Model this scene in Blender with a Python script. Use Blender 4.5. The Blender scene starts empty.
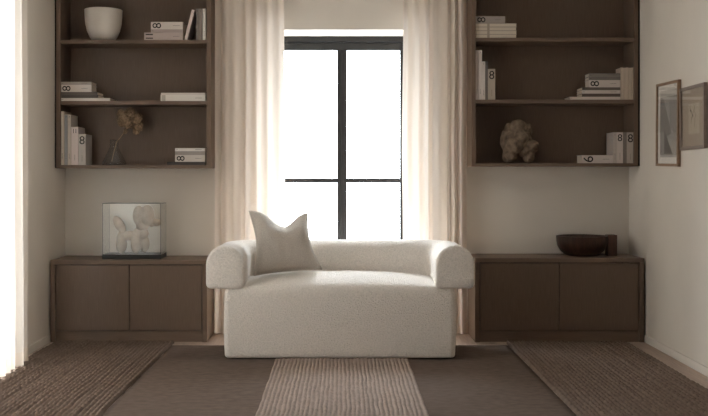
import bpy, bmesh, math, random
from mathutils import Vector, Matrix, noise
PI = math.pi
C = bpy.context.scene.collection
S = bpy.context.scene

# ------------------------------------------------------------------ camera, sky, exposure
F, CX, CY, EYE = 1012.5, 342.0, 175.0, 1.239       # focal length in px, vanishing point, eye height
cam = bpy.data.cameras.new('camera'); camo = bpy.data.objects.new('camera', cam); C.objects.link(camo)
cam.sensor_width = 36.0; cam.lens = F * 36 / 708
cam.shift_x = (354 - CX) / 708; cam.shift_y = -(208 - CY) / 708
camo.location = (0, 0, EYE); camo.rotation_euler = (PI / 2, 0, 0)
cam.clip_start = 0.05; S.camera = camo

w = bpy.data.worlds.new('overcast_sky'); S.world = w; w.use_nodes = True
bg = w.node_tree.nodes['Background']
bg.inputs[0].default_value = (0.895, 0.965, 1.06, 1)
# plain overcast sky: three times as bright overhead as at the horizon, dimmer light from the ground below
_n, _l = w.node_tree.nodes, w.node_tree.links
_tc = _n.new('ShaderNodeTexCoord'); _sp = _n.new('ShaderNodeSeparateXYZ'); _mr = _n.new('ShaderNodeMapRange')
_mr.inputs['From Min'].default_value = 0; _mr.inputs['From Max'].default_value = 1
_mr.inputs['To Min'].default_value = 6.0; _mr.inputs['To Max'].default_value = 18.0
_l.new(_tc.outputs['Generated'], _sp.inputs[0]); _l.new(_sp.outputs['Z'], _mr.inputs['Value']); _l.new(_mr.outputs[0], bg.inputs[1])

def portal(name, loc, rot, sx, sy):
    l = bpy.data.lights.new(name, 'AREA'); l.shape = 'RECTANGLE'; l.size = sx; l.size_y = sy
    l.cycles.is_portal = True
    o = bpy.data.objects.new(name, l); C.objects.link(o); o.location = loc; o.rotation_euler = rot
portal('daylight_back', (0, 8.45, 1.24), (-PI / 2, 0, 0), 1.3, 2.4)
portal('daylight_left', (-2.50, 5.26, 1.4), (0, -PI / 2, 0), 2.75, 2.55)

S.view_settings.view_transform = 'Standard'; S.view_settings.look = 'None'
S.view_settings.gamma = 1; S.view_settings.use_curve_mapping = False
S.view_settings.exposure = 1.38
try:
    S.cycles.max_bounces = 14; S.cycles.diffuse_bounces = 8; S.cycles.transparent_max_bounces = 16
    S.cycles.transmission_bounces = 10; S.cycles.sample_clamp_indirect = 8
except Exception: pass

# ------------------------------------------------------------------ helpers
def at(x, y, Y):   # a photo pixel at depth Y
    return Vector(((x - CX) * Y / F, Y, EYE - (y - CY) * Y / F))
def lin(r, g, b):
    f = lambda c: (c / 255 / 12.92) if c / 255 <= .04045 else ((c / 255 + .055) / 1.055) ** 2.4
    return (f(r), f(g), f(b), 1)

MATS = {}
def mat(name, col, rough=.6, bump=None, var=None, spec=.3, metal=0.):
    """bump=(scale, strength, distance, stretch) ; var=(scale, amount, stretch)"""
    if name in MATS: return MATS[name]
    m = bpy.data.materials.new(name); m.use_nodes = True; MATS[name] = m
    n, l = m.node_tree.nodes, m.node_tree.links
    p = n['Principled BSDF']; p.inputs['Base Color'].default_value = col
    p.inputs['Roughness'].default_value = rough; p.inputs['Specular IOR Level'].default_value = spec
    p.inputs['Metallic'].default_value = metal
    tc = n.new('ShaderNodeTexCoord')
    def noise_(scale, stretch, detail=4):
        mp = n.new('ShaderNodeMapping'); mp.inputs['Scale'].default_value = stretch
        l.new(tc.outputs['Object'], mp.inputs[0])
        t = n.new('ShaderNodeTexNoise'); t.inputs['Scale'].default_value = scale; t.inputs['Detail'].default_value = detail
        l.new(mp.outputs[0], t.inputs['Vector']); return t
    if var:
        t = noise_(var[0], var[2])
        r = n.new('ShaderNodeValToRGB'); a = var[1]
        r.color_ramp.elements[0].position = .3; r.color_ramp.elements[1].position = .7
        r.color_ramp.elements[0].color = (*[c * (1 - a) for c in col[:3]], 1)
        r.color_ramp.elements[1].color = (*[min(1, c * (1 + a)) for c in col[:3]], 1)
        l.new(t.outputs[0], r.inputs[0]); l.new(r.outputs[0], p.inputs['Base Color'])
    if bump:
        t = noise_(bump[0], bump[3], 3)
        b = n.new('ShaderNodeBump'); b.inputs['Strength'].default_value = bump[1]; b.inputs['Distance'].default_value = bump[2]
        l.new(t.outputs[0], b.inputs['Height']); l.new(b.outputs[0], p.inputs['Normal'])
    return m
ONE = (1, 1, 1)
PLASTER = mat('warm_plaster', lin(218, 211, 201), .9, (14, .12, .01, ONE), (2.2, .025, ONE), .1)
CEIL = mat('white_plaster', lin(225, 219, 210), .9)
SKIRT = mat('painted_wood', lin(222, 215, 206), .5)
OAK_V = mat('brown_oak_upright', lin(112, 94, 80), .5, (60, .1, .003, (9, 9, .25)), (30, .13, (10, 10, .3)), .3)
OAK_H = mat('brown_oak_level', lin(115, 97, 83), .5, (60, .1, .003, (.25, 9, 9)), (30, .13, (.3, 10, 10)), .3)
FLOORW = mat('pale_oak_floor', lin(180, 160, 145), .5, (40, .1, .002, (6, .3, 6)), (14, .14, (6, .35, 6)), .3)
BLACK = mat('black_metal', lin(44, 42, 41), .45)
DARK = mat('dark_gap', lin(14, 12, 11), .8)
BOUCLE = mat('ivory_boucle', lin(236, 229, 221), .95, (105, .85, .018, ONE), (105, .09, ONE), .1)
LINEN = mat('greige_linen', lin(186, 178, 168), .95, (200, .6, .006, (1, 1, .35)), (180, .12, (1, .3, 1)), .1)
RUGFLAT = mat('flat_woven_rug', lin(108, 94, 85), .98, (120, .7, .008, (1, 3, 1)), (16, .15, (1, 1.6, 1)), .05)
RUGRIB = mat('ribbed_rug_yarn', lin(116, 100, 89), .98, (160, .5, .005, ONE), (30, .16, ONE), .05)
RUGPALE = mat('ribbed_pale_yarn', lin(156, 140, 130), .98, (160, .5, .005, ONE), (30, .14, ONE), .05)
CERAMIC = mat('matt_white_ceramic', lin(214, 206, 196), .6, (60, .08, .004, ONE), (8, .03, ONE), .25)
STONE = mat('mottled_stone', lin(122, 105, 89), .85, (45, .8, .012, ONE), (22, .42, ONE), .15)
CREAMSTONE = mat('cream_stone', lin(168, 152, 134), .8, (40, .3, .006, ONE), (22, .12, ONE), .15)
WALNUT = mat('dark_walnut', lin(62, 42, 32), .35, (40, .2, .003, (8, 8, .6)), (12, .4, (4, 4, .5)), .4)
STEM = mat('dry_stem', lin(165, 136, 104), .8)
PETAL = mat('dry_petals', lin(152, 128, 103), .85, None, (60, .35, ONE), .1)
PAGES = mat('book_pages', lin(214, 203, 188), .9, (300, .4, .002, (.1, .1, 1)), None, .1)
INK = mat('print_ink', lin(28, 26, 26), .6)
GREYINK = mat('grey_ink', lin(120, 114, 110), .7)
GLASSEDGE = mat('glass_edge', lin(58, 72, 66), .2, None, None, .5)

def glass_mat(name, tint=(1, 1, 1, 1), ior=1.45, boost=1.0):
    m = bpy.data.materials.new(name); m.use_nodes = True; n, l = m.node_tree.nodes, m.node_tree.links
    n.remove(n['Principled BSDF']); out = n['Material Output']
    t = n.new('ShaderNodeBsdfTransparent'); t.inputs[0].default_value = tint
    g = n.new('ShaderNodeBsdfGlossy'); g.inputs['Roughness'].default_value = .0
    f = n.new('ShaderNodeFresnel'); ge = n.new('ShaderNodeNewGeometry'); mi = n.new('ShaderNodeMix')
    mi.inputs[2].default_value = ior; mi.inputs[3].default_value = 1 / ior     # thin sheet: same reflectance from both faces
    l.new(ge.outputs['Backfacing'], mi.inputs[0]); l.new(mi.outputs[0], f.inputs[0])
    mx = n.new('ShaderNodeMixShader')
    if boost != 1:
        mu = n.new('ShaderNodeMath'); mu.operation = 'MULTIPLY'; mu.use_clamp = True; mu.inputs[1].default_value = boost
        l.new(f.outputs[0], mu.inputs[0]); l.new(mu.outputs[0], mx.inputs[0])
    else: l.new(f.outputs[0], mx.inputs[0])
    l.new(t.outputs[0], mx.inputs[1]); l.new(g.outputs[0], mx.inputs[2]); l.new(mx.outputs[0], out.inputs[0])
    return m
PANE = glass_mat('window_glass', (.97, .98, .97, 1))
CASEGLASS = glass_mat('display_glass', (.985, .99, .985, 1), 1.52)
FLASK = glass_mat('flask_glass', (.88, .88, .87, 1), 1.5, 1.4)

def cloth_mat(name, col, trans, see):
    m = bpy.data.materials.new(name); m.use_nodes = True; n, l = m.node_tree.nodes, m.node_tree.links
    n.remove(n['Principled BSDF']); out = n['Material Output']
    d = n.new('ShaderNodeBsdfDiffuse'); d.inputs[0].default_value = col
    t = n.new('ShaderNodeBsdfTranslucent'); t.inputs[0].default_value = col
    mx = n.new('ShaderNodeMixShader'); mx.inputs[0].default_value = trans
    l.new(d.outputs[0], mx.inputs[1]); l.new(t.outputs[0], mx.inputs[2])
    tc = n.new('ShaderNodeTexCoord'); mp = n.new('ShaderNodeMapping'); mp.inputs['Scale'].default_value = (1, 1, .12)
    no = n.new('ShaderNodeTexNoise'); no.inputs['Scale'].default_value = 300
    b = n.new('ShaderNodeBump'); b.inputs['Strength'].default_value = .25; b.inputs['Distance'].default_value = .003
    l.new(tc.outputs['Object'], mp.inputs[0]); l.new(mp.outputs[0], no.inputs['Vector']); l.new(no.outputs[0], b.inputs['Height'])
    l.new(b.outputs[0], d.inputs['Normal'])
    tr = n.new('ShaderNodeBsdfTransparent'); m2 = n.new('ShaderNodeMixShader'); m2.inputs[0].default_value = see
    l.new(mx.outputs[0], m2.inputs[1]); l.new(tr.outputs[0], m2.inputs[2]); l.new(m2.outputs[0], out.inputs[0])
    return m
CURTAIN = cloth_mat('linen_curtain', lin(224, 212, 200), .2, .0)
CURTHEM = cloth_mat('linen_curtain_hem', lin(220, 208, 195), .14, .0)
SHEER = cloth_mat('sheer_voile', lin(222, 214, 205), .17, .02)
SHEERHEM = cloth_mat('sheer_voile_hem', lin(222, 211, 198), .25, .02)

def link(name, me, m, parent=None, smooth=False, loc=None):
    o = bpy.data.objects.new(name, me); C.objects.link(o)
    if m: me.materials.clear(); me.materials.append(m)
    if smooth:
        for p in me.polygons: p.use_smooth = True
    if parent: o.parent = parent
    if loc is not None: o.location = loc
    return o
def root_world(o):
    M = Matrix.Identity(4)
    while o:
        M = o.matrix_basis @ M; o = o.parent
    return M
def obj(name, bm, m, parent=None, smooth=False, world=True, angle=None):
    """bm in world space (or in the parent's space if world=False) -> one mesh object"""
    if parent and world: bmesh.ops.transform(bm, matrix=root_world(parent).inverted(), verts=bm.verts)
    bmesh.ops.recalc_face_normals(bm, faces=bm.faces)
    me = bpy.data.meshes.new(name); bm.to_mesh(me); bm.free()
    o = link(name, me, m, parent, smooth)
    if angle is not None:
        for p in me.polygons: p.use_smooth = True
        try: me.set_sharp_from_angle(angle=angle)
        except Exception: pass
    return o
def box(bm, x0, x1, y0, y1, z0, z1, bev=0, seg=2):
    g = bmesh.ops.create_cube(bm, size=1)
    for v in g['verts']:
        v.co = Vector((x0 + (v.co.x + .5) * (x1 - x0), y0 + (v.co.y + .5) * (y1 - y0), z0 + (v.co.z + .5) * (z1 - z0)))
    if bev:
        es = list({e for v in g['verts'] for e in v.link_edges})
        bmesh.ops.bevel(bm, geom=es, offset=bev, segments=seg, affect='EDGES', profile=.5)
    return bm
def B(*a, **k): return box(bmesh.new(), *a, **k)
def thing(name, label, cat, loc=(0, 0, 0), rot=(0, 0, 0), group=None):
    o = bpy.data.objects.new(name, None); C.objects.link(o); o.empty_display_size = .1
    o.location = loc; o.rotation_euler = rot; o['label'] = label; o['category'] = cat
    if group: o['group'] = group
    return o
def tag(o, label, cat, group=None):
    o['label'] = label; o['category'] = cat
    if group: o['group'] = group
    return o
def struct(o, label=None):
    o['kind'] = 'structure'
    if label: o['label'] = label
    return o
def rings(bm, rs, cap0=True, cap1=True, closed=True):
    vs = [[bm.verts.new(p) for p in r] for r in rs]
    for a, b in zip(vs, vs[1:]):
        n = len(a)
        for i in range(n if closed else n - 1):
            j = (i + 1) % n
            bm.faces.new((a[i], a[j], b[j], b[i]))
    if cap0: bm.faces.new(vs[0][::-1])
    if cap1: bm.faces.new(vs[-1])
    return vs
def lathe(bm, prof, c, n=40, cap0=True, cap1=False):
    rs = [[(c[0] + r * math.cos(2 * PI * i / n), c[1] + r * math.sin(2 * PI * i / n), c[2] + z) for i in range(n)] for r, z in prof]
    rings(bm, rs, cap0, cap1); return bm
def tube(bm, pts, rad, n=8):
    pts = [Vector(p) for p in pts]; rs = []
    for i, p in enumerate(pts):
        t = (pts[min(i + 1, len(pts) - 1)] - pts[max(i - 1, 0)]).normalized()
        a = t.cross(Vector((0, 1, .3))).normalized(); b = t.cross(a)
        r = rad[i] if isinstance(rad, (list, tuple)) else rad
        rs.append([p + r * (a * math.cos(2 * PI * k / n) + b * math.sin(2 * PI * k / n)) for k in range(n)])
    rings(bm, rs); return bm

# ------------------------------------------------------------------ the room
WL, WR, WB, WN, HC = -2.1726, 2.2535, 7.95, -1.3, 2.95
OX, OT, OB = .60, 2.379, .06                        # window opening in the back wall
bm = bmesh.new()
box(bm, WL - .4, -OX, WB, WB + .45, 0, HC); box(bm, OX, WR + .2, WB, WB + .45, 0, HC)
box(bm, -OX, OX, WB, WB + .45, OT, HC); box(bm, -OX, OX, WB, WB + .45, 0, OB)
struct(obj('wall_back', bm, PLASTER))
LY0, LY1, LZ0, LZ1 = 4.0, 6.45, .06, 2.75           # window opening in the left wall
bm = bmesh.new()
box(bm, WL - .3, WL, WN, LY0, 0, HC); box(bm, WL - .3, WL, LY1, WB, 0, HC)
box(bm, WL - .3, WL, LY0, LY1, LZ1, HC); box(bm, WL - .3, WL, LY0, LY1, 0, LZ0)
struct(obj('wall_left', bm, PLASTER))
struct(obj('wall_right', B(WR, WR + .2, WN, WB, 0, HC), PLASTER))
struct(obj('wall_front', B(WL - .3, WR + .2, WN - .2, WN, 0, HC), OAK_V))
struct(obj('ceiling', B(WL - .4, WR + .2, WN - .2, WB + .45, HC, HC + .15), CEIL))
fl = struct(obj('floor', B(WL - .4, WR + .2, WN - .2, WB + .45, -.12, -.004), FLOORW))
pm = B(-.1095, .1095, -.9985, .9985, -.012, .012, bev=.0012, seg=1)
pme = bpy.data.meshes.new('plank'); pm.to_mesh(pme); pm.free(); pme.materials.append(FLOORW)
nx = int((WR - WL) / .22) + 1
for i in range(nx):
    for k in range(5):
        yy = WN + .9 + 2.0 * k - (.55 * (i % 3))
        if yy - 1 < 3.2: continue
        if yy + 1 > WB + .9: continue
        o = bpy.data.objects.new('plank', pme); C.objects.link(o); o.parent = fl
        o.location = (WL + .11 + .22 * i, yy, -.012)
for nm, a in (('baseboard_right', (WR - .013, WR, WN, WB - .013, 0, .055)), ('baseboard_left', (WL, WL + .013, LY1, WB - .013, 0, .055)),
              ):
    struct(obj(nm, B(*a, bev=.003), SKIRT))
bm = bmesh.new(); box(bm, WL, -OX, WB - .013, WB, 0, .055, bev=.003); box(bm, OX, WR, WB - .013, WB, 0, .055, bev=.003)
struct(obj('baseboard_back', bm, SKIRT))

# back window: black steel frame, mullion, two crossbars, four panes
wy0, wy1 = 8.33, 8.40
wr = struct(thing('window_1', 'tall black steel framed window between the linen curtains', 'window', (0, wy0, OB)))
del wr['category']
bm = bmesh.new()
for x0, x1, z0, z1 in ((-OX, -OX + .05, OB, OT), (OX - .05, OX, OB, OT), (-OX + .05, OX - .05, OT - .045, OT), (-OX + .05, OX - .05, OB, OB + .05)):
    box(bm, x0, x1, wy0 - .01, wy1, z0, z1, bev=.003)
obj('window_frame', bm, BLACK, wr)
zc = EYE - (180.5 - CY) * 8.36 / F
for s in (-1, 1):
    a, b = sorted((s * .008, s * (OX - .052)))
    ws = obj('sash', B(a, b, wy0 + .012, wy1 - .006, OT - .112, OT - .047, bev=.004), BLACK, wr)
    bm = bmesh.new()
    box(bm, a, b, wy0 + .012, wy1 - .006, OB + .052, OB + .12, bev=.004)
    a2, b2 = sorted((s * (OX - .052), s * (OX - .122)))
    box(bm, a2, b2, wy0 + .012, wy1 - .006, OB + .12, OT - .112, bev=.004)
    a2, b2 = sorted((s * .0085, s * .040))
    box(bm, a2, b2, wy0 + .012, wy1 - .006, OB + .12, OT - .112, bev=.004)
    obj('sash_stile', bm, BLACK, ws)
    a3, b3 = sorted((s * .040, s * (OX - .122)))
    obj('crossbar', B(a3, b3, wy0 + .02, wy1 - .015, zc - .018, zc + .018, bev=.003), BLACK, wr)
    for z0, z1 in ((OB + .12, zc - .018), (zc + .018, OT - .112)):
        obj('pane', B(a3, b3, wy0 + .036, wy0 + .042, z0, z1), PANE, wr)
obj('mullion', B(-.0085, .0085, wy0 + .005, wy1 - .002, OB + .05, OT - .045, bev=.002), BLACK, wr)

# left window behind the sheer curtain
w2 = struct(thing('window_2', 'wide white framed window behind the sheer curtain', 'window', (WL - .28, (LY0 + LY1) / 2, LZ0)))
del w2['category']
bm = bmesh.new(); fx0, fx1 = WL - .29, WL - .23
for y0, y1, z0, z1 in ((LY0, LY0 + .06, LZ0, LZ1), (LY1 - .06, LY1, LZ0, LZ1), (LY0 + .06, LY1 - .06, LZ1 - .06, LZ1), (LY0 + .06, LY1 - .06, LZ0, LZ0 + .06)):
    box(bm, fx0, fx1, y0, y1, z0, z1, bev=.003)
obj('window_frame', bm, SKIRT, w2)
ny = 2
for k in range(ny):
    y0 = LY0 + .06 + (LY1 - LY0 - .12) * k / ny; y1 = LY0 + .06 + (LY1 - LY0 - .12) * (k + 1) / ny
    if k: obj('mullion', B(fx0, fx1, y0 - .03, y0 + .03, LZ0 + .06, LZ1 - .06, bev=.003), SKIRT, w2)
    obj('pane', B(fx0 + .027, fx0 + .033, y0 + .03 * (k > 0), y1 - .03 * (k < ny - 1), LZ0 + .06, LZ1 - .06), PANE, w2)

# ------------------------------------------------------------------ curtains
def curtain(name, label, p0, p1, z0, z1, mats, seed, period, amp, zs=26, hem=.11, group=None, step=.006):
    """a hanging cloth whose folds run along p0 -> p1"""
    rnd = random.Random(seed)
    p0, p1 = Vector(p0), Vector(p1); d = (p1 - p0); L = d.length; d.normalize(); nrm = Vector((-d.y, d.x, 0))
    folds = []; t = 0
    while t < L:
        pw = period * rnd.uniform(.65, 1.4); folds.append((t, pw, amp * rnd.uniform(.55, 1.25), rnd.uniform(-.3, .3))); t += pw
    def off(s, zf):
        for (t, pw, a, sk) in folds:
            if t <= s < t + pw:
                u = (s - t) / pw
                u = u + sk * u * (1 - u) * .8
                v = .5 - .5 * math.cos(2 * PI * u)
                v = v ** 1.15
                return a * (v - .4) * (.75 + .25 * zf) + .006 * noise.noise((s * 6, zf * 2.5, seed))
        return 0
    t = thing(name, label, 'curtain', ((p0 + p1) / 2 + Vector((0, 0, z0))), group=group)
    n = int(L / step)
    for part, za, zb, m, k in (('curtain_fabric', z0 + hem, z1, mats[0], zs), ('hem', z0, z0 + hem, mats[1], 4)):
        bm = bmesh.new(); rows = []
        for j in range(k + 1):
            z = za + (zb - za) * j / k; zf = 1 - (z - z0) / (z1 - z0)
            row = []
            for i in range(n + 1):
                s = L * i / n
                q = p0 + d * (s + .012 * noise.noise((s * 3, zf * 3, seed + 9))) + nrm * off(min(s, L - 1e-4), zf)
                zz = z + (.006 * noise.noise((s * 9, seed, 1)) if (part == 'hem' and j == 0) else 0)
                row.append((q.x, q.y, zz))
            rows.append(row)
        rings(bm, rows, False, False, closed=False)
        obj(part, bm, m, t, smooth=True)
    return t
CYD = 7.80
curtain('linen_curtain', 'beige linen curtain hanging beside the shelves with the white pot', (-.978, CYD, 0), (-.444, CYD, 0), .018, 2.90, (CURTAIN, CURTHEM), 5, .085, .042, group='linen curtains at the black window')
curtain('linen_curtain', 'beige linen curtain hanging beside the shelves with the lumpy stone sculpture', (.466, CYD, 0), (.966, CYD, 0), .018, 2.90, (CURTAIN, CURTHEM), 11, .085, .042, group='linen curtains at the black window')
curtain('sheer_curtain', 'glowing white sheer floor-length curtain on the side wall', (-2.070, 3.0, 0), (-2.070, 6.64, 0), .027, 2.90, (SHEER, SHEERHEM), 3, .12, -.07, hem=.085, step=.008)
for nm, a, lb in (('curtain_rail', (-1.0, 1.0, CYD - .015, CYD + .015, 2.905, 2.95), 'slim white ceiling rail above the linen curtains'),
                  ('curtain_rail', (-2.09, -2.05, 2.95, 6.68, 2.905, 2.95), 'slim white ceiling rail above the sheer curtain')):
    tag(obj(nm, B(*a, bev=.003), SKIRT), lb, 'curtain rail')

# ------------------------------------------------------------------ rugs
def ribbed_rug(name, label, x0, x1, y0, y1, zb, m, seed, pitch=.0247, H=.018):
    n = round((x1 - x0) / pitch); rnd = random.Random(seed)
    sub = 6; lump = .075; dy = .0115
    ph = [rnd.random() for _ in range(n + 1)]; hh = [rnd.uniform(.7, 1.15) for _ in range(n + 1)]
    wob = [rnd.uniform(0, 50) for _ in range(n + 1)]
    ends = [rnd.uniform(-.012, .012) for _ in range(n + 1)]
    nr = int((y1 - y0) / dy); vs = []; fs = []; nc = n * sub
    for j in range(nr + 1):
        y = y0 + (y1 - y0) * j / nr
        sway = .008 * noise.noise((y * 1.7, seed, 0)) + .003 * noise.noise((y * 9, seed, 5))
        for i in range(nc + 1):
            r = min(i // sub, n - 1); u = i / sub - r
            edge = (i % sub == 0)
            a = (y / lump + ph[r]) % 1.0
            kn = math.sin(PI * a) ** .5
            h = H * hh[r] * (math.sin(PI * u) ** .55 if 0 < u < 1 else 0) * (.35 + .65 * kn)
            h += min(.0035, H * .2) * noise.noise((i * .11, y * 3.1, seed)) 
            if edge: h = .002 if 0 < i < nc else 0
            if j in (0, nr): h *= .25
            x = x0 + (x1 - x0) * i / nc + sway + .007 * noise.noise((r * 7.3, y * 5.5, seed))
            ye = y + (ends[r] if j in (0, nr) else 0)
            vs.append((x, ye, max(h, .0) + .003 if 0 < i < nc and 0 < j < nr else .0))
    for j in range(nr):
        for i in range(nc):
            k = j * (nc + 1) + i
            fs.append((k, k + 1, k + nc + 2, k + nc + 1))
    c = Vector(((x0 + x1) / 2, (y0 + y1) / 2, zb))
    me = bpy.data.meshes.new(name); me.from_pydata([(v[0] - c.x, v[1] - c.y, v[2]) for v in vs], [], fs); me.update()
    o = link(name, me, m, smooth=True, loc=c)
    return tag(o, label, 'rug', 'ribbed braided rugs')
XL, XR = -1.238, 1.21
bm = bmesh.new()
nxx, nyy = 60, 70
rows = [[(XL + .004 + (XR - XL - .008) * i / nxx, 4.0 + (7.345 - 4.0) * j / nyy, .0035 + .0012 * noise.noise((i * .35, j * .35, 2)) + .0008 * noise.noise((i * 1.3, j * 1.1, 7))) for i in range(nxx + 1)] for j in range(nyy + 1)]
vs = rings(bm, rows, False, False, closed=False)
r = bmesh.ops.extrude_edge_only(bm, edges=[e for e in bm.edges if e.is_boundary])
for v in r['geom']:
    if isinstance(v, bmesh.types.BMVert): v.co.z = 0
tag(obj('flat_rug', bm, RUGFLAT, smooth=True), 'flat brown woven rug lying under the sofa', 'rug')
ribbed_rug('ribbed_rug', 'brown ribbed rug reaching under the hem of the sheer curtain', -2.12, XL, 4.0, 7.465, 0, RUGRIB, 1, pitch=.0285, H=.022)
ribbed_rug('ribbed_rug', 'pale ribbed rug strip running out from under the sofa', -.443, .443, 4.0, 6.762, .0056, RUGPALE, 2, H=.0125)
ribbed_rug('ribbed_rug', 'dark brown ribbed rug in front of the cabinet with the wooden bowl', XR, 2.095, 4.0, 7.46, 0, RUGRIB, 4, pitch=.0285, H=.022)

# ------------------------------------------------------------------ cabinets
def cabinet(label, x0, x1, h, yf, mid, seed):
    t = thing('low_cabinet', label, 'cabinet', ((x0 + x1) / 2, (yf + WB) / 2, 0))
    yb = WB - .014; th = .035
    obj('side_panel', B(x0, x0 + th, yf, yb, 0, h - .033, bev=.0012), OAK_V, t)
    obj('side_panel', B(x1 - th, x1, yf, yb, 0, h - .033, bev=.0012), OAK_V, t)
    obj('top_panel', B(x0, x1, yf, yb, h - .0325, h, bev=.0015), OAK_H, t)
    obj('back_panel', B(x0 + th, x1 - th, yb - .012, yb, .0, h - .033), DARK, t)
    zd = (342.3 - 330.8) / 135
    obj('plinth', B(x0 + th, x1 - th, yf + .02, yf + .04, 0, zd - .004), OAK_H, t)
    obj('bottom_panel', B(x0 + th, x1 - th, yf + .03, yb - .012, zd - .02 + .016, zd + .012), OAK_H, t)
    g = .005
    for a, b in ((x0 + th + g, mid - g / 2), (mid + g / 2, x1 - th - g)):
        obj('door', B(a, b, yf + .008, yf + .028, zd, h - .033 - .005, bev=.001), OAK_V, t)
    if x0 < 0: obj('painted_gap_shadow', B(WL + .014, x0 - .0005, yf + .012, yf + .03, .06, h - .004), DARK, t)  # added black strip paints the shadow in the gap between cabinet and wall
    else: obj('painted_gap_shadow', B(x1 + .0005, WR - .014, yf + .012, yf + .03, .06, h - .004), DARK, t)
    return t
LCX0, LCX1 = (50.4 - CX) / 135, (206.9 - CX) / 135
RCX0, RCX1 = (475 - CX) / 135, (644.2 - CX) / 135
HL, HR = (342.3 - 260.2) / 135, (342.3 - 258.2) / 135
cabinet('low brown oak cabinet under the glass display case', LCX0, LCX1, HL, 7.5, (129 - CX) / 135, 1)
cabinet('low brown oak cabinet under the dark wooden bowl', RCX0, RCX1, HR, 7.5, (559.7 - CX) / 135, 2)

# ------------------------------------------------------------------ wall shelves
SF = 7.65; SS = F / SF
def zpx(y, Y=SF): return EYE - (y - CY) * Y / F
def xpx(x, Y=SF): return (x - CX) * Y / F
def shelf_unit(label, x0, x1, shelves, bottom, top, px):
    t = thing('wall_shelf', label, 'shelf', ((x0 + x1) / 2, (SF + WB) / 2, bottom[1]))
    th = px
    obj('side_panel', B(x0, x0 + th, SF, WB - .001, bottom[1], top, bev=.0012), OAK_V, t)
    obj('side_panel', B(x1 - th, x1, SF, WB - .001, bottom[1], top, bev=.0012), OAK_V, t)
    obj('bottom_panel', B(x0 + th, x1 - th, SF, WB - .014, bottom[1], bottom[0], bev=.0012), OAK_H, t)
    obj('top_panel', B(x0 + th, x1 - th, SF, WB - .014, top - .028, top, bev=.0012), OAK_H, t)
    obj('back_panel', B(x0 + th, x1 - th, WB - .013, WB - .001, bottom[1] + .001, top - .001), OAK_V, t)
    for z in shelves:
        obj('shelf_board', B(x0 + th, x1 - th, SF + .006, WB - .014, z - .027, z, bev=.0012), OAK_H, t)
    if x0 < 0: obj('painted_gap_shadow', B(WL + .0005, x0 - .0005, SF + .012, SF + .03, bottom[1] + .002, top), DARK, t)  # recessed black strip stands in for the deep shade beside the shelf unit
    else: obj('painted_gap_shadow', B(x1 + .0005, WR - .0005, SF + .012, SF + .03, bottom[1] + .002, top), DARK, t)
    return t
LS = (zpx(39.8), zpx(100.9), zpx(165.0)); RS = (zpx(37.7), zpx(99.6), zpx(163.2))
shelf_unit('brown oak wall shelf holding the white pot', xpx(56.2), xpx(210.8), LS[:2], (LS[2], zpx(168.3)), 2.735, .032)
shelf_unit('brown oak wall shelf holding the lumpy stone sculpture', xpx(471.6), xpx(638.2), RS[:2], (RS[2], zpx(166.4)), 2.750, .031)

# ------------------------------------------------------------------ sofa
def rrect(hw, hd, r, n=8, per=14):
    """rounded rectangle outline with extra points on the straights"""
    pts = []
    cs = [(hw - r, hd - r, 0), (-hw + r, hd - r, PI / 2), (-hw + r, -hd + r, PI), (hw - r, -hd + r, 1.5 * PI)]
    for q, (cx, cy, a) in enumerate(cs):
        arc = [(cx + r * math.cos(a + PI / 2 * i / n), cy + r * math.sin(a + PI / 2 * i / n)) for i in range(n + 1)]
        pts += arc
        nx = cs[(q + 1) % 4]; st = (nx[0] + r * math.cos(nx[2]), nx[1] + r * math.sin(nx[2])); e = arc[-1]
        for k in range(1, per): pts.append((e[0] + (st[0] - e[0]) * k / per, e[1] + (st[1] - e[1]) * k / per))
    return pts
SFY = 6.765
bx0, bx1 = -.788, .760; bcx, bhw = (bx0 + bx1) / 2, (bx1 - bx0) / 2
by0, by1 = SFY, 7.48; bcy, bhd = (by0 + by1) / 2, (by1 - by0) / 2
sofa = thing('sofa', 'ivory boucle loveseat with round bolster arms and back', 'sofa', (bcx, bcy, 0.0))
ZB, ZT, CR = .013, .487, .075
def crown(x, y):
    u, v = abs(x - bcx) / bhw, abs(y - bcy) / bhd
    return CR * max(0, 1 - u ** 3) * max(0, 1 - v ** 2.6)
bm = bmesh.new(); rs = []
R0 = .045
for k in range(5):
    a = PI / 2 * k / 4; ins = .02 * (1 - math.sin(a)); z = ZB + .02 * (1 - math.cos(a))
    rs.append([(bcx + x, bcy + y, z) for x, y in rrect(bhw - ins, bhd - ins, R0 - ins)])
for z in [ZB + .02 + (ZT - .04 - ZB - .02) * k / 8 for k in range(1, 9)]:
    bl = .006 * math.sin(PI * (z - ZB) / (ZT - ZB))
    rs.append([(bcx + x, bcy + y, z) for x, y in rrect(bhw + bl, bhd + bl, R0)])
for k in range(1, 6):
    a = PI / 2 * k / 5; ins = .04 * (1 - math.cos(a)); z = ZT - .04 + .04 * math.sin(a)
    rs.append([(bcx + x, bcy + y, z + crown(bcx + x, bcy + y)) for x, y in rrect(bhw - ins, bhd - ins, max(.006, R0 - ins))])
for k in range(1, 16):
    s = 1 - k / 16
    rs.append([(bcx + x * s, bcy + y * s, ZT + crown(bcx + x * s, bcy + y * s)) for x, y in rrect(bhw - .04, bhd - .04, .006)])
rings(bm, rs)
obj('seat_base', bm, BOUCLE, sofa, smooth=True)
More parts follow.
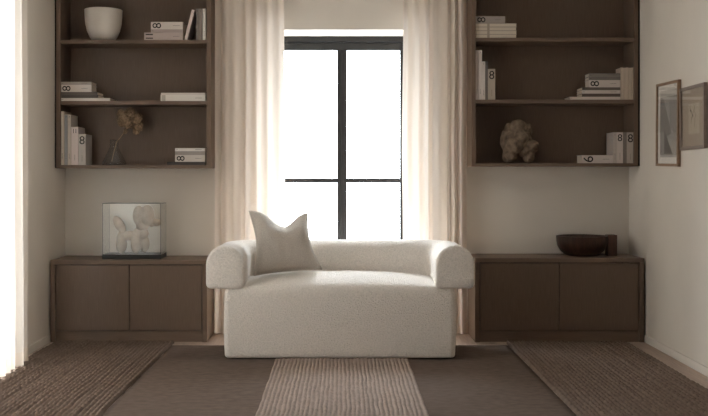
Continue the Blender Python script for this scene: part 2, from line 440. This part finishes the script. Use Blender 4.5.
# bolster: D-shaped section swept around a U
AF = 6.755; ax0, ax1 = -.780, .756; AW = .130; zb, zt = .478, .768
YBK = 7.39; RC = .20
path = [(ax0, AF + (YBK - RC - AF) * k / 10, 0, 1) for k in range(11)]
path += [(ax0 + RC - RC * math.cos(a), YBK - RC + RC * math.sin(a), math.sin(a), math.cos(a)) for a in [PI / 2 * k / 12 for k in range(1, 13)]]
path += [(ax0 + RC + (ax1 - ax0 - 2 * RC) * k / 18, YBK, 1, 0) for k in range(1, 19)]
path += [(ax1 - RC + RC * math.sin(a), YBK - RC + RC * math.cos(a), math.cos(a), -math.sin(a)) for a in [PI / 2 * k / 12 for k in range(1, 13)]]
path += [(ax1, YBK - RC + (AF - YBK + RC) * k / 10, 0, -1) for k in range(1, 11)]
def dsec(ins):
    w = AW - ins; pts = []; z1 = zt - AW; rb = .035
    for k in range(17):
        a = PI * k / 16; pts.append((w * math.cos(a), z1 + w * math.sin(a)))
    b0 = zb + ins
    for k in range(1, 5): pts.append((-w, z1 + (b0 + rb - z1) * k / 5))
    for k in range(6):
        a = PI + PI / 2 * k / 5; pts.append((-w + rb + rb * math.cos(a), b0 + rb + rb * math.sin(a)))
    for k in range(1, 5): pts.append((-w + rb + (2 * w - 2 * rb) * k / 5, b0))
    for k in range(6):
        a = 1.5 * PI + PI / 2 * k / 5; pts.append((w - rb + rb * math.cos(a), b0 + rb + rb * math.sin(a)))
    for k in range(1, 5): pts.append((w, b0 + rb + (z1 - b0 - rb) * k / 5))
    return pts
bm = bmesh.new(); rs = []
ER = .022
def put(px_, py_, tx, ty, ins, push=0):
    nx_, ny_ = -ty, tx    # left of travel
    return [(px_ + tx * push + nx_ * a, py_ + ty * push + ny_ * a, z) for a, z in dsec(ins)]
p = path[0]
for k in range(6):
    a = PI / 2 * k / 5; rs.append(put(*p, ER * (1 - math.sin(a)), ER * (1 - math.cos(a))))
for p in path[1:-1]: rs.append(put(*p, 0))
p = path[-1]
for k in range(6):
    a = PI / 2 * k / 5; rs.append(put(*p, ER * (1 - math.cos(a)), -ER * (1 - math.sin(a))))
rings(bm, rs)
obj('bolster_backrest', bm, BOUCLE, sofa, angle=math.radians(60))
for sx in (-1, 1):
    for sy in (-1, 1):
        bm = bmesh.new(); lathe(bm, [(.03, .0065), (.03, .02)], (bcx + sx * (bhw - .09), bcy + sy * (bhd - .09), 0), 16, True, True)
        obj('foot', bm, BLACK, sofa)
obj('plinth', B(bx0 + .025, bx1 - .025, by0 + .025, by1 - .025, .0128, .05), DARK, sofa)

# cushion
tl, tr = at(249, 211, 7.22), at(307.5, 213, 7.24)
br, bl = at(322, 269.5, 7.04), at(254, 275.5, 6.98)
nrm = ((tr - tl).cross(bl - tl)).normalized()
if nrm.y > 0: nrm = -nrm
bm = bmesh.new(); N = 36
def cush(u, v, side):
    # u,v in 0..1 ; v=0 bottom
    p = (bl * (1 - u) + br * u) * (1 - v) + (tl * (1 - u) + tr * u) * v
    U, V = 2 * u - 1, 2 * v - 1
    c = (bl + br + tl + tr) / 4
    p = p + (c - p) * (.16 * ((1 - V * V) * U * U * abs(U) + .35 * (1 - U * U) * V * V * (V < 0)))
    dent = math.exp(-((u - .57) / .25) ** 2) * max(0, v - .1) ** 2.2 * .15 * (1 - U ** 6)
    p = p + Vector((0, 0, -dent * .95))
    th = .105 * ((1 - U ** 2) * (1 - V ** 2)) ** .48
    th *= 1 - .25 * math.exp(-((u - .56) / .2) ** 2) * v * v
    wr_ = .006 * noise.noise((u * 5, v * 5, 3)) * (1 - U ** 4) * (1 - V ** 4) + (.03 * noise.noise((u * 2.4 + 4, v * 2.4, 8)) + .009 * noise.noise((u * 9 + v * 3, v * 4 - u * 3, 5))) * (1 - U ** 4) * (1 - V ** 4)
    return p + nrm * side * (th + wr_)
g = {}
for side in (1, -1):
    for i in range(N + 1):
        for j in range(N + 1):
            e = i in (0, N) or j in (0, N)
            key = (i, j, 0 if e else side)
            if key not in g: g[key] = bm.verts.new(cush(i / N, j / N, side))
def gv(i, j, s): return g[(i, j, 0 if (i in (0, N) or j in (0, N)) else s)]
for side in (1, -1):
    for i in range(N):
        for j in range(N):
            bm.faces.new((gv(i, j, side), gv(i + 1, j, side), gv(i + 1, j + 1, side), gv(i, j + 1, side)))
ct = thing('cushion', 'greige linen cushion with a dented top leaning on the sofa', 'cushion', (bl + br) / 2)
obj('cushion_cover', bm, LINEN, ct, smooth=True)
bm = bmesh.new()
edge = [(i / N, 0) for i in range(N)] + [(1, i / N) for i in range(N)] + [(1 - i / N, 1) for i in range(N)] + [(0, 1 - i / N) for i in range(N)]
ps = [cush(u, v, 1) for u, v in edge]; ps.append(ps[0])
tube(bm, ps, .0035, 6); obj('seam', bm, LINEN, ct, smooth=True)

# ------------------------------------------------------------------ books
TXT = {}
def text_mesh(s):
    if s in TXT: return TXT[s]
    cu = bpy.data.curves.new('number', 'FONT'); cu.body = s; cu.size = 1; cu.align_x = 'CENTER'; cu.extrude = 0.0; cu.resolution_u = 4
    o = bpy.data.objects.new('number', cu); C.objects.link(o); bpy.context.view_layer.update()
    me = bpy.data.meshes.new_from_object(o.evaluated_get(bpy.context.evaluated_depsgraph_get()))
    bpy.data.objects.remove(o)
    xs = [v.co.x for v in me.vertices]; ys = [v.co.y for v in me.vertices]
    cx, cy, h = (min(xs) + max(xs)) / 2, (min(ys) + max(ys)) / 2, max(ys) - min(ys)
    TXT[s] = ([((v.co.x - cx) / h, (v.co.y - cy) / h) for v in me.vertices], [tuple(p.vertices) for p in me.polygons])
    return TXT[s]
def cover_mat(c):
    return mat('cover_%d_%d_%d' % c, lin(*c), .55, (120, .08, .001, ONE), None, .3)
def book(label, x0, x1, y0, y1, Y, depth, col, zbase, num=None, flat=False, group=None, title=True, lean=0, pages_front=False, band=None, mark=None, zoff=0, h=None):
    """px rectangle of the spine at depth Y. zbase: height it rests on"""
    X0, X1 = xpx(x0, Y), xpx(x1, Y); W = X1 - X0 - .0012
    H = h if h else (y1 - y0) * Y / F
    t = thing('book', label, 'book', ((X0 + X1) / 2, Y, zbase), group=group)
    if lean: t.rotation_euler = (0, lean, 0)
    M = cover_mat(col); b = min(.0025, (H if flat else W) * .2)
    hw = W / 2; bm = bmesh.new(); ex = .0
    if flat:
        box(bm, -hw, hw, 0, depth, 0, b); box(bm, -hw, hw, 0, depth, H - b, H)
        if not pages_front: box(bm, -hw, hw, 0, b, b, H - b)
        pg = B(-hw + .003, hw - .003, b + .0002 if not pages_front else .003, depth - .003, b, H - b)
    else:
        box(bm, -hw, -hw + b, 0, depth, 0, H); box(bm, hw - b, hw, 0, depth, 0, H)
        if not pages_front: box(bm, -hw + b, hw - b, 0, b, 0, H)
        pg = B(-hw + b, hw - b, b + .0002 if not pages_front else .003, depth - .003, .003, H - .003)
    cv = obj('cover', bm, M, t, world=False)
    obj('pages', pg, PAGES, t, world=False)
    def ink(name, vs, fs, cx, cz, size, rot, m):
        bm = bmesh.new(); q = []
        for x, y in vs:
            a, c = (x, y) if not rot else (-y, x)
            q.append(bm.verts.new((cx + a * size, -.0004, cz + c * size)))
        for f in fs: bm.faces.new([q[i] for i in f])
        o = obj(name, bm, m, cv, world=False); return o
    if num:
        vs, fs = text_mesh(num[0]); n_ = len(num)
        wd = max(v[0] for v in vs) * 2
        for q_ in range(n_):                                   # each digit a piece of its own
            if flat:
                size = H * .74 / wd if n_ == 1 else H * .95; d_ = (q_ - (n_ - 1) / 2) * size * .5
                ink('spine_number', vs, fs, -hw + .012 + size / 2, H / 2 + d_, size, True, INK)
            else:
                size = W * .74 / wd if n_ == 1 else W * .62; d_ = (q_ - (n_ - 1) / 2) * size * .55
                ink('spine_number', vs, fs, d_, H - .014 - size / 2, size, False, INK)
    if mark:
        vs, fs = text_mesh(mark)
        size = .013
        if flat: ink('spine_number', vs, fs, -hw + .014, H / 2, min(size, H * .6), True, INK)
        else: ink('spine_number', vs, fs, 0, H - .018, size, False, INK)
    if title:
        bm = bmesh.new(); rnd = random.Random(label)
        if flat:
            p0 = hw - .075 if W > .2 else hw - .055
            for k in range(6):
                wd = rnd.uniform(.003, .008); box(bm, p0, p0 + wd, -.0005, -.0001, H * .5 - .0016, H * .5 + .0016); p0 += wd + .002
        else:
            p0 = H * .12
            for k in range(6):
                wd = rnd.uniform(.003, .008); box(bm, -.0016, .0016, -.0005, -.0001, p0, p0 + wd); p0 += wd + .002
        obj('spine_title', bm, GREYINK, cv, world=False)
    if band:
        a, c = xpx(band[0], Y) - (X0 + X1) / 2, xpx(band[1], Y) - (X0 + X1) / 2
        obj('spine_band', B(a, c, -.0006, .0, .0015, H - .0015), GREYINK if len(band) < 3 else cover_mat(band[2]), cv, world=False)
    return t
def stack(base, items, Y, group, gap=.0004):
    """items bottom to top: (label, x0, x1, height_px, depth, colour, kwargs)"""
    z = base
    for lb, x0, x1, hp, dp, col, kw in items:
        H = hp * Y / F
        book(lb, x0, x1, 0, hp, Y, dp, col, z + .0003, flat=True, group=group, h=H, **kw); z += H + gap
YS = 7.672
WHT, LT, MG, GR, DG, MAU, CRM, TAN = (226, 220, 213), (212, 203, 196), (158, 149, 143), (132, 123, 117), (92, 84, 79), (190, 175, 169), (208, 196, 180), (178, 166, 152)
G = 'books beside the white pot'
stack(LS[0], [
    ('thick mauve grey book with a large 11, lowest of the stack beside the white pot', 144.1, 183.0, 7.6, .20, MAU, dict(num='11')),
    ('thin mauve grey book in the middle of the stack beside the white pot', 150.8, 183.0, 3.2, .20, (176, 162, 156), dict(mark='1', title=False)),
    ('light book with a large 8, topmost of the stack beside the white pot', 150.8, 183.0, 7.3, .19, LT, dict(num='8'))], YS, G)
book('pale pink book leaning beside the stack on the white pot shelf', 184.2, 187.4, 9, 39.8, YS, .19, (214, 198, 192), LS[0] + .0035, group=G, lean=math.radians(14), title=False, mark='1')
book('mid grey upright book next to the leaning pale book', 196.0, 199.1, 8.3, 39.8, YS, .19, GR, LS[0], group=G, mark='1')
book('brownish grey upright book between grey and white books near the pot', 199.2, 202.3, 8.3, 39.8, YS, .19, (142, 130, 122), LS[0], group=G, mark='1')
book('white upright book against the side panel on the pot shelf', 202.5, 205.7, 8.3, 39.8, YS, .19, WHT, LS[0], group=G, mark='1')
G = 'books on the shelf below the white pot'
stack(LS[1], [
    ('long thin white book, lowest of the stack below the white pot', 60.6, 110.0, 3.0, .23, WHT, dict(mark='1', title=False)),
    ('dark grey book directly above the long thin white book', 60.6, 98.2, 3.1, .20, DG, dict(title=False)),
    ('second dark grey book just under the light 8 book', 60.6, 97.4, 2.9, .20, (104, 95, 90), dict(title=False)),
    ('light book with a large 8 lying above two dark grey books', 60.6, 91.5, 7.0, .17, LT, dict(num='8')),
    ('thin grey book on top of the 8 book above dark grey books', 60.6, 91.5, 3.1, .17, (166, 157, 150), dict(mark='1'))], YS, G)
stack(LS[1], [
    ('white book with a grey spine band lying under a thin off-white book', 160.6, 205.2, 6.2, .20, WHT, dict(band=(161.5, 165.5, (186, 178, 170)))),
    ('thin off-white book lying on the white book with a grey spine band', 160.9, 205.2, 2.0, .20, LT, dict(title=False))], YS, G)
G = 'books beside the dried hydrangea'
for lb, a, b, top, col, kw in (
    ('tall cream upright book against the side panel, on the hydrangea shelf', 60.4, 64.2, 111.3, CRM, dict()),
    ('blue grey upright book between cream and white books by the hydrangea', 64.4, 67.5, 114.7, (160, 160, 160), dict(mark='7')),
    ('cream white upright book with a small 7 by the hydrangea', 67.6, 70.9, 114.7, (206, 196, 186), dict(mark='7')),
    ('pinkish white upright book with a large 11 on its spine', 71.1, 78.3, 126.9, (216, 204, 200), dict(num='11')),
    ('light grey upright book with a large 8 beside the 11 book', 78.5, 85.6, 134.2, (190, 184, 178), dict(num='8'))):
    book(lb, a, b, top, 165, YS, .2, col, LS[2], group=G, **kw)
stack(LS[2], [
    ('thin dark book, lowest of the stack beside the dried hydrangea', 167.0, 205.2, 3.2, .2, (74, 68, 65), dict(title=False)),
    ('light book with a large 8 lying on the thin dark book', 175.0, 205.2, 6.7, .18, (204, 195, 187), dict(num='8')),
    ('mid grey book between the 8 book and a thin white book', 175.0, 205.2, 3.8, .18, MG, dict(mark='1', title=False)),
    ('thin white book topmost of the stack beside the dried hydrangea', 175.0, 205.2, 3.0, .18, WHT, dict(mark='1'))], YS, G)
G = 'books on the topmost visible shelf by the linen curtain'
stack(RS[0], [('cream paperback lying in a pile of four, %s' % s, 475.5, 516.6 + .3 * (i % 2), 3.65, .2, (172 - 3 * i, 160 - 3 * i, 146 - 3 * i), dict(title=False, pages_front=True, band=(487.2, 489.6, (170, 158, 144))))
              for i, s in enumerate(('lowest', 'second from its bottom', 'third from its bottom', 'directly under the grey 8 book'))] +
      [('grey book with a large 8 on top of four cream paperbacks', 475.5, 505.2, 7.0, .18, (160, 151, 144), dict(num='8'))], YS, G)
G = 'upright books above the lumpy stone sculpture'
for lb, a, b, top, col, kw in (
    ('tall pinkish white upright book touching the side panel above the stone sculpture', 475.4, 478.5, 50, (206, 194, 188), dict(mark='1')),
    ('tall white upright book with small 7 above the stone sculpture', 478.7, 482.0, 50, (218, 208, 202), dict(mark='7')),
    ('shorter white upright book between tall white and grey books', 482.3, 485.2, 61.2, (220, 211, 204), dict(mark='1')),
    ('slim grey upright book next to the tan 8 book', 485.3, 488.0, 61.2, (122, 114, 108), dict(mark='1')),
    ('tan grey upright book with a large 8 above the stone sculpture', 488.2, 495.3, 68.8, TAN, dict(num='8'))):
    book(lb, a, b, top, 99.6, YS, .19, col, RS[1], group=G, **kw)
G = 'books piled above the wooden bowl'
stack(RS[1], [
    ('long thin white book, lowest of the pile beside cream volumes', 569.6, 620.4, 3.0, .19, (212, 202, 194), dict(title=False, mark='1')),
    ('dark brown book above the long thin white book', 582.0, 620.4, 3.1, .18, (96, 84, 76), dict(title=False)),
    ('thin white book between two dark books', 582.0, 620.4, 3.4, .18, (206, 197, 190), dict(mark='1')),
    ('dark grey book just under the 8 book beside cream volumes', 582.0, 620.4, 2.8, .18, (104, 96, 90), dict(title=False, mark='1')),
    ('light book with a large 8 in the pile beside cream volumes', 588.8, 620.4, 7.2, .13, (208, 198, 191), dict(num='8')),
    ('slim grey book lying on the 8 book beside cream volumes', 588.8, 620.4, 3.2, .13, (124, 116, 110), dict(title=False, mark='1')),
    ('slim grey book, topmost of the pile beside cream volumes', 588.8, 620.4, 3.3, .13, (138, 130, 123), dict(title=False, mark='1'))], YS, G)
ORD = ('touching the pile of flat books', 'second from the pile of flat books', 'in the middle of its row of five', 'second from the side panel', 'touching the side panel')
for i in range(5):
    book('upright cream volume with plain spine, ' + ORD[i], 620.7 + 2.7 * i, 623.1 + 2.7 * i, 67.3 + .3 * (i % 2), 99.6, YS, .14, (204 - 4 * (i % 2), 189 - 4 * (i % 2), 172 - 4 * (i % 2)), RS[1], group='upright cream volumes above the wooden bowl', title=False)
G = 'books at the end of the sculpture shelf'
stack(RS[2], [('light book with a large 6 lying flat on the sculpture shelf', 581.7, 612.9, 8.0, .17, (208, 197, 191), dict(num='6'))], YS, G)
for lb, a, b, col, kw in (
    ('light grey upright book touching the flat 6 book', 613.2, 616.8, (190, 180, 173), dict(mark='1')),
    ('light upright book with large 8, beside the light grey one', 616.9, 623.0, (206, 195, 189), dict(num='8')),
    ('mid grey slim upright book between two 8 books', 623.1, 626.8, (132, 124, 118), dict(mark='1')),
    ('greyish upright book with large 8 touching the side panel', 626.9, 633.9, (182, 172, 164), dict(num='8'))):
    book(lb, a, b, 132.3, 163.2, YS, .2, col, RS[2], group=G, **kw)

# ------------------------------------------------------------------ objects on the shelves
# white pot
c = Vector((xpx(103.5, 7.79), 7.79, LS[0])); k = 7.79 / F
prof = [(.0, 0), (8.0, 0), (10.5, .8), (13.6, 5), (16.2, 11), (17.8, 18), (18.4, 25), (18.6, 31.6), (18.2, 32.1), (17.6, 31.6), (17.2, 24), (16.4, 17), (14.5, 10), (11.5, 5), (6, 3), (.0, 2.8)]
bm = bmesh.new(); lathe(bm, [(max(r, .02) * k, z * k) for r, z in prof], c, 56, True, True)
t = thing('pot', 'round white ceramic pot with narrow base on the shelf', 'pot', c)
obj('pot_body', bm, CERAMIC, t, smooth=True)
obj('rim', lathe(bmesh.new(), [(18.62 * k, 31.2 * k), (18.75 * k, 31.8 * k), (18.4 * k, 32.25 * k), (17.7 * k, 31.9 * k)], c, 56, False, False), CERAMIC, t, smooth=True)

# glass flask with dried hydrangea
fy = 7.76; k = fy / F
c = Vector((xpx(114.2, fy), fy, LS[2] + .0005))
prof = [(.02, .0), (10.8, 0), (12.0, .8), (11.6, 2.4), (5.6, 15.0), (4.4, 17.6), (4.3, 24.6), (4.7, 25.2)]
t = thing('glass_flask', 'conical clear glass flask vase holding a dried flower', 'vase', c)
obj('flask_body', lathe(bmesh.new(), [(r * k, z * k) for r, z in prof], c, 48, True, False), FLASK, t, smooth=True)
for nm_, rr, zz in (('rim', 4.6, 25.0), ('base_ring', 11.9, .5)):
    ps = [c + Vector((rr * k * math.cos(a), rr * k * math.sin(a), zz * k)) for a in [2 * PI * i / 40 for i in range(41)]]
    obj(nm_, tube(bmesh.new(), ps, .0014, 6), FLASK, t, smooth=True)
t = thing('dried_hydrangea', 'dried brown hydrangea head on a stem in the glass flask', 'dried flower', at(112.0, 160, fy))
bm = bmesh.new()
tube(bm, [at(111.8, 161.5, fy), at(113.5, 154, fy), at(116.6, 142, fy - .005), at(120, 138, fy), at(124, 132.5, fy), at(127, 128, fy), at(130, 121, fy)], [.0035, .0035, .003, .003, .003, .003, .002], 7)
for tx, ty in ((123, 116), (138, 121), (134, 128), (128, 112), (121, 122)):
    tube(bm, [at(126.5, 129, fy), at((126.5 + tx) / 2, (127 + ty) / 2, fy - .01), at(tx, ty, fy)], .0014, 5)
obj('stem', bm, STEM, t, smooth=True)
bm = bmesh.new(); rnd = random.Random(8)
lobes = [(124.5, 117.5, 7.2), (131, 113.5, 6.0), (136.5, 119, 6.0), (138.5, 127, 4.6), (128, 123, 5.4), (121.5, 123.5, 3.2), (136, 131.5, 3.0), (125.5, 131.5, 1.8), (120.5, 113, 3.4)]
for lx, ly, lr in lobes:
    cc = at(lx, ly, fy); R = lr * k * 1.1
    g_ = bmesh.ops.create_icosphere(bm, subdivisions=2, radius=R * .8, matrix=Matrix.Translation(cc))
    for v in g_['verts']: v.co = cc + (v.co - cc) * (1 + .35 * noise.noise(v.co * 120))
    for q in range(int(20 * lr)):
        d = Vector((rnd.gauss(0, 1), rnd.gauss(0, 1), rnd.gauss(0, 1))).normalized()
        pc = cc + d * R * rnd.uniform(.72, 1.05)
        a = d.cross(Vector((.3, .2, 1))).normalized(); b = d.cross(a)
        th0 = rnd.uniform(0, PI); sz = rnd.uniform(.006, .0105)
        c0 = bm.verts.new(pc)
        for m_ in range(4):
            th = th0 + m_ * PI / 2
            e = lambda ang, rr, up: bm.verts.new(pc + (a * math.cos(ang) + b * math.sin(ang)) * rr * sz + d * up * sz)
            bm.faces.new((c0, e(th - .55, .75, .25), e(th, 1.15, rnd.uniform(-.2, .55)), e(th + .55, .75, .25)))
obj('flower_head', bm, PETAL, t)

# blobby stone sculptures: overlapping balls fused by a voxel remesh
def blobs(name, balls, m, parent, vox, amp=.004, sc=28, seed=1):
    bm = bmesh.new()
    for (p, r, stretch) in balls:
        g = bmesh.ops.create_icosphere(bm, subdivisions=3, radius=1)
        for v in g['verts']:
            q = Vector((v.co.x * stretch[0], v.co.y * stretch[1], v.co.z * stretch[2])) * r
            if len(stretch) > 3: q = Matrix.Rotation(stretch[3], 3, 'Y') @ q
            v.co = Vector(p) + q
    o = obj(name, bm, m, parent, smooth=True)
    md = o.modifiers.new('fuse', 'REMESH'); md.mode = 'VOXEL'; md.voxel_size = vox
    ms = o.modifiers.new('soften', 'SMOOTH'); ms.iterations = 5; ms.factor = .6
    bpy.context.view_layer.update()
    me = bpy.data.meshes.new_from_object(o.evaluated_get(bpy.context.evaluated_depsgraph_get()))
    o.modifiers.clear(); o.data = me
    for v in me.vertices:
        n_ = noise.noise(v.co * sc + Vector((seed, 0, 0))) + .5 * noise.noise(v.co * sc * 2.3)
        v.co += v.normal * n_ * amp
    for p_ in me.polygons: p_.use_smooth = True
    return o
sy = 7.77; k = sy / F
t = thing('lumpy_sculpture', 'lumpy mottled brown stone sculpture alone on its shelf section', 'sculpture', at(519, 163.0, sy) )
t.location.z = RS[2]
def sp(x, y, r, dy=0, st=(1, 1, 1)): return (at(490 + x / 6.93, 110 + y / 6.93, sy) + Vector((0, dy, 0)), r * 1.12 / 6.93 * k, st)
balls = [sp(190, 215, 68, 0, (1, .9, 1.1)), sp(135, 318, 46, -.01), sp(268, 322, 40, -.005, (.95, 1, 1)), sp(288, 250, 46, -.012, (1, 1, .95)), sp(192, 128, 56, 0, (.9, .9, 1.05)),
         sp(128, 125, 27, .01, (.8, 1, 1.3)), sp(272, 140, 27, .015, (.85, 1, 1.6)), sp(100, 220, 32, .0, (.85, 1, 1.6)), sp(170, 240, 55, -.03), sp(205, 190, 48, -.035),
         sp(110, 170, 26, 0, (1, 1, 1.3)), sp(235, 270, 50, 0), sp(150, 270, 52, 0), sp(240, 200, 44, 0), sp(150, 180, 44, 0), sp(225, 120, 36, .01)]
o = blobs('sculpture_body', balls, STONE, t, .004, .0055, 26)
mz = min(v.co.z for v in o.data.vertices)
for v in o.data.vertices: v.co.z -= mz

# wooden bowl with block handle
by = 7.745; k = by / F
c = Vector((xpx(581.9, by), by, HR + .0005))
prof = [(.1, 0), (13, 0), (17, 1.2), (21.5, 5), (24.2, 10), (25.2, 15), (25.4, 19.6), (24.6, 19.9), (23.8, 19.2), (23.2, 15), (22, 10), (19.5, 6), (14, 3.5), (.1, 3)]
t = thing('wooden_bowl', 'dark walnut bowl with square block handle on the cabinet', 'bowl', c)
obj('bowl_body', lathe(bmesh.new(), [(r * k, z * k) for r, z in prof], c, 56, True, True), WALNUT, t, angle=math.radians(50))
hx0, hx1 = xpx(606.6, by), xpx(615.6, by)
obj('handle', B(hx0, hx1, by - .045, by + .045, HR + .0005, HR + .0005 + 20.8 * k, bev=.002), mat('walnut_block', lin(88, 58, 44), .4, (40, .2, .003, (8, 8, .6)), (12, .3, (4, 4, .5)), .4), t)

# glass display case with balloon-like stone figure
gy0, gy1 = 7.60, 7.83
gx0, gx1 = xpx(102.4, gy0), xpx(160.9, gy0); zb0 = HL + .0005; zb1 = HL + 4.4 * gy0 / F; zt1 = zpx(203.3, gy0)
t = thing('display_case', 'clear glass display case on a black base', 'display case', ((gx0 + gx1) / 2, (gy0 + gy1) / 2, zb0))
obj('case_base', B(gx0 - .002, gx1 + .002, gy0 - .002, gy1 + .002, zb0, zb1, bev=.0015), BLACK, t)
gt = .004; e = .0003
for a in ((gx0, gx1, gy0, gy0 + gt, zb1 + e, zt1 - gt - e), (gx0, gx1, gy1 - gt, gy1, zb1 + e, zt1 - gt - e),
          (gx0, gx0 + gt, gy0 + gt + e, gy1 - gt - e, zb1 + e, zt1 - gt - e), (gx1 - gt, gx1, gy0 + gt + e, gy1 - gt - e, zb1 + e, zt1 - gt - e),
          (gx0, gx1, gy0, gy1, zt1 - gt, zt1)):
    obj('glass_panel', B(*a), CASEGLASS, t)
bm = bmesh.new(); q = .0032
for x in (gx0, gx1 - q):
    box(bm, x, x + q, gy0, gy0 + q, zb1, zt1)
    xb = x if x < gx1 - .01 else gx1 - .0012
    box(bm, xb, xb + .0012, gy1 - .0012, gy1, zb1, zt1)
    box(bm, x, x + q, gy0, gy1, zt1 - q, zt1 + .0004)
for y in (gy0, gy1 - q): box(bm, gx0, gx1, y, y + q, zt1 - q, zt1 + .0004)
obj('glass_edge', bm, GLASSEDGE, t)
fy2 = 7.715; k = fy2 / F
def sp2(x, y, r, dy=0, st=(1, 1, 1)): return (at(90 + x / 5.544, 190 + y / 5.544, fy2) + Vector((0, dy, 0)), r * 1.18 / 5.544 * k, st)
t = thing('cream_figure', 'cream stone figure of swollen rounded limbs inside the glass case', 'sculpture', at(133, 254, fy2)); t.location.z = zb1 + .0005
balls = [sp2(176, 300, 28, -.01, (.95, 1, 1.5)), sp2(178, 262, 27, 0, (.95, 1, 1.2)), sp2(164, 190, 23, 0, (1, 1, 2.1, -.55)), sp2(220, 250, 24, 0, (1.6, 1, 1)), sp2(258, 295, 27, -.015, (.95, 1, 1.7)),
         sp2(300, 295, 25, .02, (.95, 1, 1.7)), sp2(265, 245, 26, 0, (1, 1, 1.3)), sp2(297, 240, 25, 0), sp2(272, 140, 30, -.01, (.95, 1, 1.6)), sp2(318, 140, 37, 0, (.95, 1, 1.4)),
         sp2(290, 195, 28, 0, (1.1, 1, 1)), sp2(368, 178, 18, 0, (1.3, 1, 1)), sp2(342, 182, 17, 0)]
o = blobs('figure_body', balls, CREAMSTONE, t, .0045, .0015, 24, 5)
mz = min(v.co.z for v in o.data.vertices)
for v in o.data.vertices: v.co.z -= mz

# ------------------------------------------------------------------ pictures on the side wall (local frame: x along -Y, z up, y into the wall)
def picture(label, yc, zc_, wd, ht, fw, dp, fcol, tilt, gap):
    t = thing('framed_picture', label, 'picture', (WR - dp - gap, yc, zc_), (0, 0, 0), 'pictures on the side wall')
    t.rotation_euler = (Matrix.Rotation(-PI / 2, 4, 'Z') @ Matrix.Rotation(tilt, 4, 'Y')).to_euler()
    hw, hh = wd / 2, ht / 2
    bars = [[(-hw, -hh), (hw, -hh), (hw - fw, -hh + fw), (-hw + fw, -hh + fw)], [(hw, -hh), (hw, hh), (hw - fw, hh - fw), (hw - fw, -hh + fw)],
            [(hw, hh), (-hw, hh), (-hw + fw, hh - fw), (hw - fw, hh - fw)], [(-hw, hh), (-hw, -hh), (-hw + fw, -hh + fw), (-hw + fw, hh - fw)]]
    bm = bmesh.new()
    for b in bars: rings(bm, [[(x, 0, z) for x, z in b], [(x, dp, z) for x, z in b]])
    obj('frame', bm, fcol, t, world=False)
    obj('backing', B(-hw + .002, hw - .002, dp - .004, dp + .0, -hh + .002, hh - .002), DARK, t, world=False)
    obj('glass', B(-hw + fw, hw - fw, .004, .006, -hh + fw, hh - fw), CASEGLASS, t, world=False)
    return t, hw - fw, hh - fw
def flat(name, pts, y, m, parent, th=.0004):
    bm = bmesh.new(); rings(bm, [[(x, y, z) for x, z in pts], [(x, y + th, z) for x, z in pts]])
    return obj(name, bm, m, parent, world=False)
FR1 = mat('brown_frame', lin(146, 120, 98), .5, None, (20, .15, (1, 1, 6)), .3)
FR2 = mat('grey_brown_frame', lin(136, 122, 113), .5, None, (20, .12, (1, 1, 6)), .3)
t, a, b = picture('tall brown framed picture of grey slanted shapes', 6.955, 1.588, .468, .578, .018, .022, FR1, math.radians(1.0), .004)
rect = lambda x0, x1, z0, z1: [(x0, z0), (x1, z0), (x1, z1), (x0, z1)]
flat('mat_board', rect(-a, a, -b, b), .012, mat('mat_white', lin(246, 241, 236), .9), t)
pr = flat('print', rect(-a * .78, a * .86, -b * .84, b * .86), .0114, mat('print_grey', lin(186, 180, 176), .9), t)
for pts, y, col in (([(-.78, .75), (-.55, .75), (.25, -.1), (.3, -.25), (-.1, -.3), (-.78, -.25)], .0108, (158, 152, 149)),
                    ([(.1, .86), (.86, .86), (.86, -.3), (.2, -.1)], .0108, (172, 166, 163)),
                    ([(-.35, -.15), (.55, -.75), (-.35, -.75)], .0104, (140, 135, 132)),
                    ([(-.78, -.2), (-.35, -.2), (-.35, -.75), (-.78, -.75)], .0106, (178, 172, 168)),
                    ([(.2, -.35), (.86, -.5), (.86, -.84), (.6, -.84), (.0, -.4)], .0102, (198, 192, 187)),
                    ([(-.78, .86), (.86, .86), (.86, .7), (-.78, .7)], .0100, (214, 208, 202))):
    flat('print_shape', [(x * a, z * b) for x, z in pts], y, mat('print_%d' % col[0], lin(*col), .9), pr)
t, a, b = picture('grey brown framed picture with a small ink drawing on beige', 6.452, 1.606, .452, .405, .020, .024, FR2, math.radians(-.3), .004)
flat('mat_board', rect(-a, a, -b, b), .012, mat('mat_beige', lin(190, 175, 160), .9), t)
pr = flat('print', rect(-.085, .115, -.105, .09), .0112, mat('paper_cream', lin(206, 192, 176), .9), t)
rnd = random.Random(12); bm = bmesh.new(); x, z = .0, -.06
for s in range(7):
    pts = []; x, z = rnd.uniform(-.03, .05), rnd.uniform(-.07, .05); an = rnd.uniform(0, 6)
    for q_ in range(9):
        pts.append((x, .0108, z)); an += rnd.uniform(-.9, .9); x = max(-.05, min(.08, x + .011 * math.cos(an))); z = max(-.085, min(.075, z + .011 * math.sin(an)))
    tube(bm, pts, .0016, 4)
bmesh.ops.scale(bm, vec=(1, .15, 1), space=Matrix.Translation((0, -.0108, 0)), verts=bm.verts)
obj('ink_drawing', bm, INK, pr, world=False)
